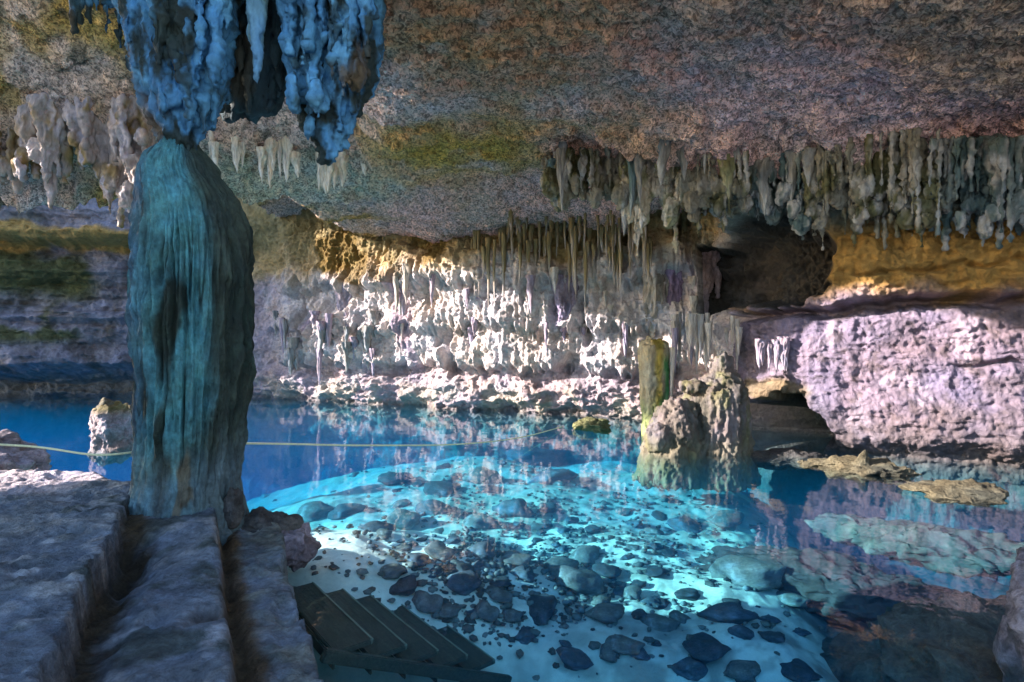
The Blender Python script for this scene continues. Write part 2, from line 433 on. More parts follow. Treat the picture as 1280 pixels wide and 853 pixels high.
# ------------------------------------------------------------------ ceiling
def lip_y(x): return 13.0+.25*np.clip(x+11, 0, 20)
def ceil_base(x, y):
    z = 6.78+.03*np.clip(8-y, 0, 4)-.15*np.clip(x-3, 0, 20)-1.0*sm(13, 18.2, y)*(1-sm(3, 5, x))
    yl = lip_y(x)
    zl = yl*0+9.4-(3.95-.12*np.clip(x+11, 0, 7))*np.clip((y-9.6)/(yl-9.6), 0, 1)**1.15
    zl = np.where(y < 9.6, 6.7+2.7*sm(7.5, 9.2, y), zl)
    zl = np.where(y > yl, zl+1.9*sm(0, .8, y-yl)*(1-sm(-7.2, -5.6, x)), zl)
    w = 1-sm(-4.6, -2.2, x)
    z = z-.38*sm(1.2, 3.6, x)*sm(9.2, 11.5, y)
    z = z*(1-w)+zl*w
    return z
def build_ceiling():
    ys = [4.6]
    while ys[-1] < 25.5: ys.append(ys[-1]+.016+.0022*max(0, ys[-1]-6))
    ys = np.array(ys); xs = np.r_[np.arange(-13, -6, .045), np.arange(-6, 12, .034), np.arange(12, 17, .08)]
    X, Y = np.meshgrid(xs, ys, indexing='ij')
    Z = ceil_base(X, Y)
    n1 = fbm(X*.25, Y*.35, 2.2, 3)
    Z += .22*n1 + .10*fbm(X*.9, Y*.9, 5, 3)+.10*sm(.1, .3, fbm(X*.35+9, Y*.7, 25, 3))-.08*sm(.25, .3, fbm(X*.5+19, Y*1.1, 35, 4))
    lipd = np.exp(-((Y-lip_y(X))/1.1)**2)*(1-sm(-4, -1.5, X))
    # stubble: many small knobs and drips
    stub = ridge(X*2.3, Y*2.6, 3, 3)
    kn = np.clip(fbm(X*6, Y*6, 9, 3), -.6, 1.2)
    Z -= .040*stub+.055*kn+.02*fbm(X*13, Y*13, 29, 2)
    edge = np.exp(-((Y-(13.2-.28*(X-.5)))/1.5)**2)*sm(.2, 1.5, X)
    Z -= edge*(.30*np.clip(fbm(X*2.0, Y*2.0, 19, 3), -.3, 1.5)+.45*np.clip(fbm(X*.8, Y*.8, 29, 3), -.2, 1.2))
    Z -= lipd*(.50-.38*sm(-7.2, -5.6, X))*np.clip(ridge(X*1.1, Y*1.0, 8, 3)*.6, 0, 1.5)**2
    XX = X+.06*fbm(X*4, Y*4, 33, 2); YY = Y+.06*fbm(X*4, Y*4, 53, 2)
    mask = (X > -.97*Y-.8) & ~((X < -5.4) & (Y < 9.3)) & ~((Y > lip_y(X)+1.4) & (X < -9.6))
    # pigment
    pat = fbm(X*.5, Y*.6, 71, 4); pat2 = fbm(X*1.6, Y*1.8, 81, 4)
    c = np.tile(np.array((.90, .58, .55), np.float32), X.shape+(1,))
    c = mix(c, (.68, .44, .27), sm(-.15, .85, blob(X, Y, -.3, 8.3, 3.2, 2.4)+.45*pat-.1))
    c = mix(c, (.70, .44, .11), sm(.0, .9, blob(X, Y, -1.2, 13.0, 2.6, 2.0)+.4*pat))
    c = mix(c, (.64, .44, .14), sm(.2, .6, blob(X, Y, 2.2, 10.8, 2.0, 1.2)+.3*pat)*.5)
    c = mix(c, (.94, .70, .76), sm(.0, .8, blob(X, Y, 5.2, 9.8, 3.2, 1.9)+.4*pat))
    c = mix(c, (.56, .46, .40), sm(.0, .8, blob(X, Y, 6.5, 7.2, 4, 1.2)+.4*pat))
    c = mix(c, (.90, .70, .70), sm(.1, .8, blob(X, Y, -2.2, 10.5, 1.5, 1.6)+.4*pat))
    wl = 1-sm(-5.0, -3.0, X)
    cl = np.tile(np.array((.74, .54, .44), np.float32), X.shape+(1,))
    cl = mix(cl, (.56, .36, .11), sm(.0, .6, pat+.15*pat2))
    cl = mix(cl, (.82, .64, .60), sm(.1, .5, -pat))
    cl = mix(cl, (.14, .13, .10), sm(.35, .7, pat2+.2*n1)*.8)
    c = c*(1-wl[..., None])+cl*wl[..., None]
    c = mix(c, (.80, .74, .62), lipd*sm(-8.5, -7.0, X)*sm(.2, .5, lipd)*.7)
    V = np.stack([XX, YY, Z], -1).reshape(-1, 3)
    SURF.append(V[mask.ravel()])
    me = make_mesh('cave_ceiling', V, grid_faces(len(xs), len(ys), mask), c.reshape(-1, 3))
    obj('cave_ceiling', me, M_ceil, kind='structure')
build_ceiling()
DM = depth_lookup()

# ------------------------------------------------------------------ near left rock, added out of frame to keep sun off column and ledge
def build_sun_blocker():
    p = smooth_profile([(-13.5, -3), (-10.5, -2.5), (-8.2, -1), (-7.3, 1.5), (-7.0, 4), (-7.4, 5.2), (-8.6, 5.8), (-11, 5.4), (-14, 4.8)], 300)
    zs = np.linspace(-3, 9.0, 150)
    P = np.repeat(p[:, None, :], 150, 1); Z = np.repeat(zs[None, :], 300, 0)
    t = np.gradient(p, axis=0); n = np.stack([t[:, 1], -t[:, 0]], -1); n /= np.linalg.norm(n, axis=1, keepdims=True)
    D = .5*fbm(P[..., 0]*.4, P[..., 1]*.4, Z*.4, 4)+.1*fbm(P[..., 0]*2, P[..., 1]*2, Z*2, 3)
    D = D*.5
    X = P[..., 0]+n[:, None, 0]*D; Y = P[..., 1]+n[:, None, 1]*D
    Y = Y-np.clip(1.9+.35*np.clip(-8-X, 0, 9)-Z, 0, 1.5)*2.2*sm(2, 4.5, P[..., 1])  # notch shaped to let sun reach the back of the ledge
    c = np.tile(np.array((.32, .31, .33), np.float32), X.shape+(1,))
    me = make_mesh('rock_buttress', np.stack([X, Y, Z], -1).reshape(-1, 3), grid_faces(300, 150), c.reshape(-1, 3))
    obj('rock_buttress', me, M_wall, kind='structure')
build_sun_blocker()

# ------------------------------------------------------------------ sunlit ground added unseen behind the camera to bounce sun onto the ceiling
def build_bounce_ground():
    xs = np.arange(-45, 36, .6); ys = np.arange(-37, 1.2, .5)
    X, Y = np.meshgrid(xs, ys, indexing='ij')
    Z = .42+.12*fbm(X*.3, Y*.3, 2, 4)+.10*np.clip(-6-Y, 0, 40)*.6-.5*sm(.2, 1.2, Y)-1.8*sm(.0, 1.5, X)*sm(-2.5, -.5, Y)
    c = mix(np.tile(np.array((.66, .58, .50), np.float32), X.shape+(1,)), (.50, .43, .36), sm(0, .5, fbm(X*.6, Y*.6, 9, 4)))
    me = make_mesh('ground', np.stack([X, Y, Z], -1).reshape(-1, 3), grid_faces(len(xs), len(ys)), c.reshape(-1, 3))
    obj('ground', me, M_ledge, kind='structure')
build_bounce_ground()

# ------------------------------------------------------------------ pool floor
def floor_z(x, y):
    x = np.asarray(x, float); y = np.asarray(y, float)
    dist = np.hypot((x+2.6)*.85, (y-7.0)*1.0)
    z = -.30-.30*np.clip(dist-.7, 0, 2.2)-.03*np.clip(dist-2.9, 0, 6)-.045*np.clip(dist+.5*np.sin(x*1.3)-8.0, 0, 30)**1.8-.55*sm(6.3, 4.6, y)*sm(-1.2, .3, x)
    z = np.maximum(z, -3.6-.03*dist)
    # rises against the right bank
    z = z-.9*sm(3.6, 6.0, x-.3*(y-9))
    # left side drop
    z = z-1.1*(1-sm(-8.5, -2.6, x+.3*np.sin(y*1.7)))*sm(7.5, 10, y)
    return z
def build_floor():
    xs = np.r_[np.arange(-60, -8, 1.0), np.arange(-8, 10, .045), np.arange(10, 40, 1.0)]
    ys = np.r_[np.arange(-40, 2.5, 1.0), np.arange(2.5, 14, .045), np.arange(14, 19, .1), np.arange(19, 60, 1.0)]
    X, Y = np.meshgrid(xs, ys, indexing='ij')
    Z = floor_z(X, Y)+.10*fbm(X*.6, Y*.6, 3, 4)+.025*fbm(X*3, Y*3, 13, 3)
    pat = fbm(X*.5, Y*.5, 9, 4); pat2 = fbm(X*1.8, Y*1.8, 19, 4)
    c = np.tile(np.array((.78, .76, .71), np.float32), X.shape+(1,))
    c = mix(c, (.52, .52, .51), sm(.1, .5, pat))
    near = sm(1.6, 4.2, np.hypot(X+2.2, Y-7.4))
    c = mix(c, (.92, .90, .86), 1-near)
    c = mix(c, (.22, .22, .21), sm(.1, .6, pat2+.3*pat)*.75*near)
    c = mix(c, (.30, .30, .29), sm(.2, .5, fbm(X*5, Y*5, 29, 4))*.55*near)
    c = mix(c, (.42, .43, .43), sm(8.5, 11.5, Y+.6*pat)*.8)
    c = mix(c, (.13, .12, .12), sm(3.6, 5.6, X-.3*(Y-9)+.9*pat+.4*pat2))
    c = mix(c, (.20, .20, .18), sm(.5, -1.5, X-5.6+.9*Y+1.2*pat)*.0)
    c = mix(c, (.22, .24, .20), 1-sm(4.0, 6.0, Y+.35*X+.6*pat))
    c = mix(c, (.25, .25, .25), 1-sm(-7.5, -5.0, X+.4*pat))
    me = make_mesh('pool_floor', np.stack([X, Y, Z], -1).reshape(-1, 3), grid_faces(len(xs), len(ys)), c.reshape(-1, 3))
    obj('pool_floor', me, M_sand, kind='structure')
build_floor()

_FG = np.meshgrid(np.arange(-8, 12, .1), np.arange(3, 20, .1), indexing='ij')
_FZ = floor_z(*_FG)+.10*fbm(_FG[0]*.6, _FG[1]*.6, 3, 4)+.025*fbm(_FG[0]*3, _FG[1]*3, 13, 3)
def fz(x, y):
    i = min(_FZ.shape[0]-1, max(0, int((x+8)/.1))); j = min(_FZ.shape[1]-1, max(0, int((y-3)/.1))); return float(_FZ[i, j])
def floor_hit0(px, py):
    dx = (px-640)/F; dz = -(py-426.5)/F; d = CAMH/(-dz)
    for i in range(25):
        e = CAMH+dz*d-fz(dx*d, d); d += e*.6
        if abs(e) < .01: break
    return dx*d, d, fz(dx*d, d)

# ------------------------------------------------------------------ water
def build_water():
    x0, x1, y0, y1, z0 = -58, 38, -38, 58, -9.0
    v = [(x0, y0, z0), (x1, y0, z0), (x1, y1, z0), (x0, y1, z0), (x0, y0, 0), (x1, y0, 0), (x1, y1, 0), (x0, y1, 0)]
    f = [(0, 3, 2, 1), (4, 5, 6, 7), (0, 1, 5, 4), (1, 2, 6, 5), (2, 3, 7, 6), (3, 0, 4, 7)]
    me = make_mesh('water', v, f, None, False)
    obj('water', me, M_water, kind='structure')
build_water()

# ------------------------------------------------------------------ stone ledge
def side(x, y, pts):
    """signed distance to a polyline given far->near; positive on the right (+x) side"""
    p = np.array(pts); best = np.full(x.shape, 1e9); sgn = np.zeros(x.shape)
    for a, b in zip(p[:-1], p[1:]):
        d = b-a; L = d@d
        t = np.clip(((x-a[0])*d[0]+(y-a[1])*d[1])/L, 0, 1)
        qx = x-a[0]-t*d[0]; qy = y-a[1]-t*d[1]; r = np.hypot(qx, qy)
        s = np.sign((x-a[0])*d[1]-(y-a[1])*d[0])*-1
        m = r < best; best = np.where(m, r, best); sgn = np.where(m, s, sgn)
    return best*sgn
def build_ledge():
    xs = np.r_[np.arange(-10, -6, .06), np.arange(-6, .9, .018)]; ys = np.arange(1.2, 9.6, .02)
    X, Y = np.meshgrid(xs, ys, indexing='ij')
    nb = .05*fbm(X*1.2, Y*1.2, 3, 3); nf = .035*fbm(X*6, Y*6, 5, 3)
    s1 = side(X, Y, [(-4.55, 8.2), (-4.25, 6.5), (-2.15, 2.55), (-1.2, .9)])+nb*.7+nf*1.2
    s2 = side(X, Y, [(-3.2, 6.9), (-3.0, 5.75), (-1.5, 3.08), (-.4, 1.0)])+nb*.25+nf*.5
    s3 = side(X, Y, [(-3.5, 7.6), (-2.75, 6.7), (-1.97, 4.9), (-1.08, 3.3), (.25, 1.0)])+nb*1.2+nf
    zu = .74+.03*fbm(X*.8, Y*.8, 1, 3); zm = .50+.13*sm(4.5, 5.4, Y)+.03*fbm(X*.9, Y*.9, 11, 3); zl = .36+.04*fbm(X*1.3, Y*1.3, 21, 3)
    w1 = sm(-.005, .025, s1); w2 = sm(-.015, .03, s2); w3 = sm(-.02, .10, s3)
    tr = np.exp(-((s1-.12)/.12)**2)*(.06+.14*sm(3.6, 4.4, Y))*(1-sm(4.7, 5.2, Y))
    z = zu*(1-w1)+(zm-tr)*w1
    z = z*(1-w2)+np.minimum(z, zl)*w2
    gro = np.exp(-((s2-.05)/.05)**2)*.07
    z = z-gro
    z = z*(1-w3)+(-1.6)*w3
    # back edge of the ledge slopes into the water
    bk = sm(6.2, 7.1, Y+.25*fbm(X*.6, 0*Y, 3, 2)-.75*(1-sm(-5.6, -4.3, X)))
    z = z-bk*1.25-2.2*sm(6.7, 7.8, Y)
    rough = ridge(X*2.2+.6*Y, Y*1.2, 4, 4)
    z = z+.012*rough+.014*fbm(X*5, Y*5, 8, 4)-.07*sm(.45, .9, fbm(X*2.1, Y*2.4, 15, 3))+.02*(1-w1)*ridge(X*1.1+Y*.5, Y*.8, 40, 3)
    z = z+.020*ridge(X*7+Y*4, Y*5-X*2, 4, 3)*sm(-.3, .4, fbm(X*1.2, Y*1.2, 60, 2))+.012*fbm(X*16, Y*16, 4, 2)
    pit = blob(X, Y, -2.0, 3.75, .07, .09); z = z-.10*pit
    pat = fbm(X*1.0, Y*1.0, 5, 4); pat2 = fbm(X*3, Y*3, 6, 4)
    c = np.tile(np.array((.20, .23, .28), np.float32), X.shape+(1,))
    c = mix(c, (.13, .15, .17), sm(.1, .6, pat))
    c = mix(c, (.10, .12, .12), sm(.15, .6, fbm(X*2.2, Y*2.2, 77, 5)))
    c = mix(c, (.38, .39, .42), sm(.1, .6, pat2))
    c = mix(c, (.22, .24, .21), w2*.7*sm(-.4, .4, pat2))
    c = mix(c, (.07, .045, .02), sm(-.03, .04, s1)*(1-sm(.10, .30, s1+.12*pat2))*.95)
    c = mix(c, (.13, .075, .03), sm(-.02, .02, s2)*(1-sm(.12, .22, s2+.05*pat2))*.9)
    c = mix(c, (.16, .15, .11), sm(-.02, .1, s3))
    c = mix(c, (.62, .52, .55), sm(5.3, 6.0, Y+.2*pat-.3*(X+5))*(1-sm(-4.7, -4.4, X)))
    c = mix(c, (.09, .07, .05), pit)
    me = make_mesh('rock_ledge', np.stack([X, Y, z], -1).reshape(-1, 3), grid_faces(len(xs), len(ys), z > -1.55), c.reshape(-1, 3))
    obj('rock_ledge', me, M_ledge, kind='structure')
build_ledge()

# ------------------------------------------------------------------ big column
def build_column():
    d = 5.9; k = d/F
    prof = [(690, 232, 98), (665, 232, 94), (645, 233, 87), (620, 233, 79), (600, 234, 74), (550, 236, 71), (500, 238, 70), (450, 240, 71.5), (400, 242, 73.5), (350, 243, 75), (310, 242, 74.5),
            (280, 240, 72), (255, 236, 66), (237, 229, 60), (218, 223, 51), (204, 223, 44), (192, 223, 34), (181, 224, 22), (160, 226, 14), (130, 228, 12), (80, 228, 12)]
    P = smooth_profile(prof, 640); nt = 420
    th = np.linspace(0, 2*np.pi, nt, endpoint=False)
    Z = CAMH-(P[:, 0]-426.5)*k; XC = (P[:, 1]-640)*k; R = P[:, 2]*k*.83
    T, Zg = np.meshgrid(th, Z, indexing='ij')
    Rg = np.repeat(R[None], nt, 0); Xc = np.repeat(XC[None], nt, 0)
    cx, cy = np.cos(T), np.sin(T)
    wob = .05*fbm(cx*1.2, cy*1.2, Zg*.8, 3)
    warp = .25*fbm(cx*1.5, cy*1.5, Zg*.9, 2)
    fl = ridge(cx*4.2+warp, cy*4.2+warp, Zg*.35, 3)
    fl2 = ridge(cx*8+warp, cy*8, Zg*.5+4, 2)
    fine = fbm(cx*14, cy*14, Zg*5, 3)
    brk = .55+.45*sm(-.35, .35, fbm(cx*2.5, cy*2.5, Zg*1.6+20, 3))
    amp = (sm(.9, 1.6, Zg)*(1-sm(3.2, 3.8, Zg))*.93+.07)*brk
    groove = np.clip(np.abs(pn(cx*6.5+warp, cy*6.5+warp, Zg*.3+8))*4, 0, 1)
    r = Rg+wob+amp*(.085*(fl-.9)+.05*(fl2-.6)+.10*(groove-.8))+.024*fine+.03*fbm(cx*4, cy*4, Zg*2.5+4, 3)*(1-sm(.9, 1.6, Zg)*(1-sm(3.2, 3.8, Zg))*.7)
    hole = sm(.5, .85, fbm(cx*2.6+3, cy*2.6, Zg*1.1, 3))
    r = r-.045*hole*amp
    r = np.maximum(r, .08)
    X = Xc+r*cx; Y = d+r*cy*.95
    pat = fbm(cx*1.5, cy*1.5, Zg*.7+3, 4)
    c = np.tile(np.array((.075, .25, .285), np.float32), X.shape+(1,))
    c = mix(c, (.07, .11, .19), sm(.1, .9, -cx)*.8*sm(-.4, .4, pat+.2))  # left side painted bluer, as lit by the sky opening
    c = mix(c, (.035, .035, .014), sm(.35, .9, cx+.25*pat)*.9)  # right side darkened in the colour, facing away from the sky
    c = mix(c, (.015, .03, .022), sm(.1, .5, pat))
    c = mix(c, (.012, .018, .014), sm(.35, -.1, groove)*amp)  # crease shade painted along the grooves
    c = mix(c, (.15, .20, .22), (1-sm(.9, 1.5, Zg+.3*pat))*.6)
    c = mix(c, (.14, .10, .05), sm(.2, .7, np.exp(-((cx-.38-.16*pat-.1*fbm(Zg*3, cx*2, 3, 3))/.10)**2)*(1-sm(1.0, 1.6, Zg+.3*pat)))*.8)
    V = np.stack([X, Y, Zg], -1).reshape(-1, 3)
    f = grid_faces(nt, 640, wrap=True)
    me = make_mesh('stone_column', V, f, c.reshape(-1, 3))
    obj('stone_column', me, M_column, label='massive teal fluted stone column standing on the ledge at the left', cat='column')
build_column()

# ------------------------------------------------------------------ blue hanging clusters
def finish_flow(me, colfn, amp=.05, fr=3.5, zs=.35, seed=0.0):
    v = get_v(me); n = get_n(me)
    a = ridge(v[:, 0]*fr+seed, v[:, 1]*fr, v[:, 2]*fr*zs, 3)-.7
    b = fbm(v[:, 0]*fr*2.6, v[:, 1]*fr*2.6+seed, v[:, 2]*fr*1.6, 3)
    cc = fbm(v[:, 0]*fr*7, v[:, 1]*fr*7+seed, v[:, 2]*fr*5, 2)
    dd = ridge(v[:, 0]*fr*3.3+seed, v[:, 1]*fr*3.3, v[:, 2]*fr*1.1, 2)-.6
    ee = sm(.3, .7, fbm(v[:, 0]*fr*1.7+seed, v[:, 1]*fr*1.7, v[:, 2]*fr*.9+5, 3))
    v = v+n*(amp*a+amp*.55*b+amp*.32*cc+amp*.35*dd-amp*1.1*ee)[:, None]
    set_v(me, v)
    set_col(me, colfn(v, n))

def blue_col(v, n):
    p = fbm(v[:, 0]*1.5, v[:, 1]*1.5, v[:, 2]*.8, 4); q = fbm(v[:, 0]*4, v[:, 1]*4, v[:, 2]*1.2, 3)
    c = np.tile(np.array((.065, .225, .42), np.float32), (len(v), 1))
    c = mix(c, (.11, .33, .56), sm(.0, .5, q))
    h = fbm(v[:, 0]*7, v[:, 1]*7, v[:, 2]*2.2, 3)
    c = mix(c, (.02, .05, .06), sm(.1, .5, h)*.8)  # crevice shade and mottling painted into the colour
    c = mix(c, (.018, .035, .035), sm(.06, .30, p+.25*q+.2*h))
    c = mix(c, (.13, .09, .05), sm(.4, .7, fbm(v[:, 0]*1.2+7, v[:, 1]*1.2, v[:, 2]*.7, 3))*.8)
    return c

def px_cone(px, ytop, ytip, hw, d, **kw):
    x, y, zt = at(px, ytop, d); zb = at(px, ytip, d)[2]
    return cone(x, y, zt, zb, hw*d/F, **kw)

px_cone0 = px_cone; at0 = at
def build_blue():
    def px_cone(px, yt, yb, hw, d, **k): return px_cone0(px, yt, yb, hw, d-.38, **k)
    def at(px, py, d): return at0(px, py, d-.38)
    def mass(rows, d, depth):
        d -= .38; k = d/F
        return lathe([((a+b)/2*k-640*k, d, CAMH-(y-426.5)*k, (b-a)/2*k, depth*(b-a)/2*k) for y, a, b in rows], 24)
    r = random.Random(3)
    L = [mass([(-160, 120, 330), (-60, 130, 310), (0, 150, 292), (40, 164, 288), (80, 172, 284), (115, 178, 278), (145, 188, 264), (165, 196, 254), (182, 201, 246), (196, 206, 240)], 6.25, .7)]
    for px, tip, hw, d in ((268, 166, 18, 6.2), (255, 172, 16, 6.1), (186, 135, 18, 6.15), (205, 150, 22, 6.0), (150, 62, 18, 6.4), (134, 44, 12, 6.4), (284, 130, 14, 6.4), (166, 84, 14, 6.1), (237, 150, 20, 5.95)):
        L.append(px_cone(px, -150, tip, hw*1.15, d, bulge=.10))
    for i in range(34):
        px = r.uniform(160, 288); L.append(px_cone(px, -100, r.uniform(10, 130)-abs(px-225)*.4, r.uniform(7, 15), r.uniform(5.72, 6.05)+abs(px-225)*.004, bulge=.22))
    for i in range(40):
        px = r.uniform(168, 280); y = r.uniform(-20, 120); L.append(ball(*at(px+(225-px)*y/260, y, 5.95+abs(px-225)*.006), r.uniform(.04, .08), .10, r.uniform(.12, .28), 10))
    me = fuse(L, .016)
    finish_flow(me, blue_col, .055, 3.9, .35, 1.0)
    obj('stalactite_cluster', me, M_flow, label='broad blue stalactite mass tapering down onto the top of the stone column', cat='stalactite')
    L = [mass([(-160, 335, 500), (-40, 345, 480), (30, 352, 474), (70, 358, 472), (105, 364, 464), (135, 368, 452), (155, 378, 444), (180, 392, 430), (195, 400, 418), (204, 404, 412)], 6.55, .6)]
    for px, tip, hw, d in ((372, 128, 18, 6.3), (386, 176, 16, 6.3), (425, 168, 16, 6.4), (398, 150, 16, 6.2), (462, 98, 14, 6.6), (362, 90, 14, 6.3), (410, 212, 8, 6.5), (440, 150, 14, 6.4)):
        L.append(px_cone(px, -150, tip, hw*1.2, d, bulge=.12))
    for i in range(30):
        px = r.uniform(350, 465); L.append(px_cone(px, -100, r.uniform(10, 125), r.uniform(7, 14), r.uniform(6.0, 6.3), bulge=.22))
    for i in range(18):
        px = r.uniform(362, 455); y = r.uniform(0, 140); L.append(ball(*at(px, y, 6.2+r.uniform(0, .12)), r.uniform(.04, .08), .10, r.uniform(.12, .28), 10))
    me = fuse(L, .016)
    finish_flow(me, blue_col, .06, 3.9, .35, 7.0)
    obj('stalactite_cluster', me, M_flow, label='dark and blue mottled stalactite mass with a single low tip, right of the column', cat='stalactite')
    L = [px_cone(321, -140, 106, 20, 6.1, bulge=.03), px_cone(314, -140, 70, 12, 6.15)]
    me = fuse(L, .02)
    finish_flow(me, lambda v, n: mix(np.tile(np.array((.12, .29, .47), np.float32), (len(v), 1)), (.15, .28, .32), sm(0, .5, fbm(v[:, 0]*5, v[:, 1]*5, v[:, 2], 3))), .022, 6, .2, 3.0)
    obj('stalactite', me, M_flow, label='long smooth blue blade-like stalactite pointing down between the two large blue masses', cat='stalactite')
    # dark curtain behind
    L = [mass([(-160, 250, 390), (0, 262, 372), (60, 266, 364), (100, 268, 358), (125, 272, 352), (142, 280, 340), (152, 286, 300)], 6.95, .4)]
    for px, tip, hw, d in ((290, 156, 14, 6.8), (312, 146, 12, 6.75), (336, 150, 14, 6.8), (350, 138, 12, 6.75), (276, 148, 10, 6.75), (302, 110, 10, 6.6), (345, 90, 10, 6.6)):
        L.append(px_cone(px, -140, tip, hw*1.2, d, bulge=.15))
    me = fuse(L, .03)
    finish_flow(me, lambda v, n: mix(np.tile(np.array((.025, .06, .08), np.float32), (len(v), 1)), (.07, .075, .06), sm(.1, .5, fbm(v[:, 0]*2, v[:, 1]*2, v[:, 2], 3))), .05, 4, .3, 5.0)
    obj('rock_curtain', me, M_flow, label='dark blue green rock curtain hanging behind the blue blade stalactite', cat='stalactite')
    # small blue drips at the top left corner
    for (px, tip, hw, lab) in ((92, 46, 13, 'short blue stalactite at the top left, leftmost of the blue ones'), (112, 30, 9, 'very short blue stalactite beside the leftmost blue one')):
        me = fuse([px_cone(px, -120, tip, hw, 6.6, bulge=.1), px_cone(px+9, -120, tip-16, hw*.7, 6.6)], .02)
        finish_flow(me, blue_col, .03, 5, .3, px)
        obj('stalactite', me, M_flow, label=lab, cat='stalactite')
build_blue()

# ------------------------------------------------------------------ generic stalactites
def stal_mesh(seed, col, tipcol=None, fat=1.0, lump=.0, nt=30, nz=46, mat=None):
    """unit stalactite: hangs from z=0 to z=-1, radius about .2*fat"""
    t = np.linspace(0, 1, nz); th = np.linspace(0, 2*np.pi, nt, endpoint=False)
    T, H = np.meshgrid(th, t, indexing='ij')
    cx, cy = np.cos(T), np.sin(T)
    r = .2*fat*(((1-H)**.8)*.9+.10*(1-H**6))
    r = r*(1+.28*fbm(cx*.9+seed*3.1, cy*.9, H*2.2+seed, 2)+lump*fbm(cx*1.4, cy*1.4+seed, H*4+seed, 3))
    r = r*(1+.22*(ridge(cx*2.2+seed, cy*2.2, H*.8, 2)-.7))
    r = np.maximum(r, .002)*np.where(H > .985, .3, 1)
    bx = .07*fbm(H*1.5, seed*1.7, 0, 2); by = .07*fbm(H*1.5, seed*2.7, 9, 2)
    V = np.stack([r*cx+bx, r*cy+by, .08-1.08*H], -1)
    q = fbm(cx*1.5+seed, cy*1.5, H*2, 3)
    c = np.tile(np.array(col, np.float32), T.shape+(1,))
    if tipcol is not None: c = mix(c, tipcol, sm(.3, .9, H+.4*q))
    c = mix(c, np.array(col)*.45, sm(.25, .7, q)*.8)
    me = make_mesh('stalactite', V.reshape(-1, 3), grid_faces(nt, nz, wrap=True), c.reshape(-1, 3))
    me.materials.append(mat or M_flow)
    return me

def variants(n, *a, **k): return [stal_mesh(i*1.37+len(a[0])*.1+a[0][0]*7, *a, **k) for i in range(n)]

def hang(me, px, ytop, ytip, hw, d, label, group, up=0.0):
    x, y, z = at(px, ytop, d); zb = at(px, ytip, d)[2]
    o = obj('stalactite', me, label=label, cat='stalactite', group=group, loc=(x, y, z+up))
    L = z+up-zb; r = hw*d/F/.2
    o.scale = (r, r, L); o.rotation_euler = (0, 0, random.uniform(0, 6.28))
    return o

R = random.Random(21)
grey_v = variants(6, (.22, .22, .22), (.34, .34, .34), fat=1, lump=.35)
teal_v = variants(4, (.10, .17, .19), (.26, .31, .33), lump=.35)
green_v = variants(4, (.20, .20, .10), (.33, .31, .22), lump=.4)
cream_v = variants(4, (.40, .36, .30), (.50, .45, .41), fat=1.0, lump=.5)
lilac_v = variants(3, (.33, .27, .35), (.42, .36, .44), lump=.3)
calc_v = variants(4, (.46, .41, .37), (.54, .48, .46), lump=.3)
lipc_v = variants(4, (.80, .72, .58), (.86, .80, .70), lump=.3)
pipe_v = variants(5, (.25, .19, .09), (.46, .40, .38), fat=.7, lump=.15)

def band_d(px): return 12.6-.0042*max(0, px-700)
# ceiling edge band over the right half
g = 'stalactites fringing the ceiling edge over the right half of the cave'
for i in range(60):
    px = R.uniform(690, 1275); d = band_d(px)+R.uniform(-.35, .75)
    top = 180+R.uniform(-10, 40); le = R.choice([25, 35, 50, 60])*R.uniform(.7, 1.3)
    k = px/1280
    vs = R.choice([grey_v, grey_v, teal_v, green_v]) if px < 1020 else R.choice([grey_v, teal_v, teal_v, grey_v])
    hang(R.choice(vs), px, top-14, top+le, R.uniform(5, 12), d, 'stubby grey green stalactite in the dense fringe along the ceiling edge', g)
# organ pipes on the back wall
for i in range(96):
    px = R.uniform(590, 815); y0 = 272+R.uniform(-10, 40); d = surf_d(px, y0+6)+R.uniform(-.22, .0)
    hang(R.choice(pipe_v), px, y0, y0+R.choice([24, 36, 50, 75])*R.uniform(.8, 1.2), R.uniform(2.6, 5), d, 'thin pale stalactite in the brown topped row high on the back wall', 'thin stalactites like organ pipes on the back wall')
# white drips lower on the back wall
for i in range(26):
    px = R.uniform(480, 900); top = R.choice([330, 350, 370, 395, 410])+R.uniform(-14, 14)
    d = surf_d(px, top+4)+R.uniform(-.12, .08)
    hang(R.choice(calc_v+lilac_v), px, top, top+R.uniform(18, 50), R.uniform(2.5, 6), d, 'small white drip stalactite on the sunlit face of the back wall', 'white drip stalactites on the back wall')
for i in range(18):
    px = R.uniform(345, 470); top = R.uniform(390, 440); d = surf_d(px, top+4)+R.uniform(-.12, .08)
    hang(R.choice(lilac_v+grey_v), px, top, top+R.uniform(20, 45), R.uniform(3, 7), d, 'lilac drip stalactite low on the left part of the back wall near the water', 'lilac drip stalactites at the left of the back wall')
# purple and pink draperies at the right of the back wall
def drape(px, top, tip, hw, d, lab, col, seed, name='stalactite', extra=5, voxel=.03):
    Rr = random.Random(seed)
    L = [px_cone(px, top-10, tip, hw, d, bulge=.15, flat=.6)]
    for k in range(extra): L.append(px_cone(px+Rr.uniform(-hw, hw)*.9, top-6+Rr.uniform(-6, 12), tip-(tip-top)*Rr.uniform(.05, .5), hw*Rr.uniform(.25, .45), d+Rr.uniform(-.12, .05)))
    L.append(ball(*at(px, top+4, d), hw*d/F, hw*.6*d/F, hw*.8*d/F))
    me = fuse(L, voxel)
    finish_flow(me, lambda v, n: mix(np.tile(np.array(col, np.float32), (len(v), 1)), np.array(col)*.55, sm(0, .5, fbm(v[:, 0]*2+seed, v[:, 1]*2, v[:, 2]*.8, 3))), .05, 4.5, .25, seed)
    obj(name, me, M_flow, label=lab, cat='stalactite')
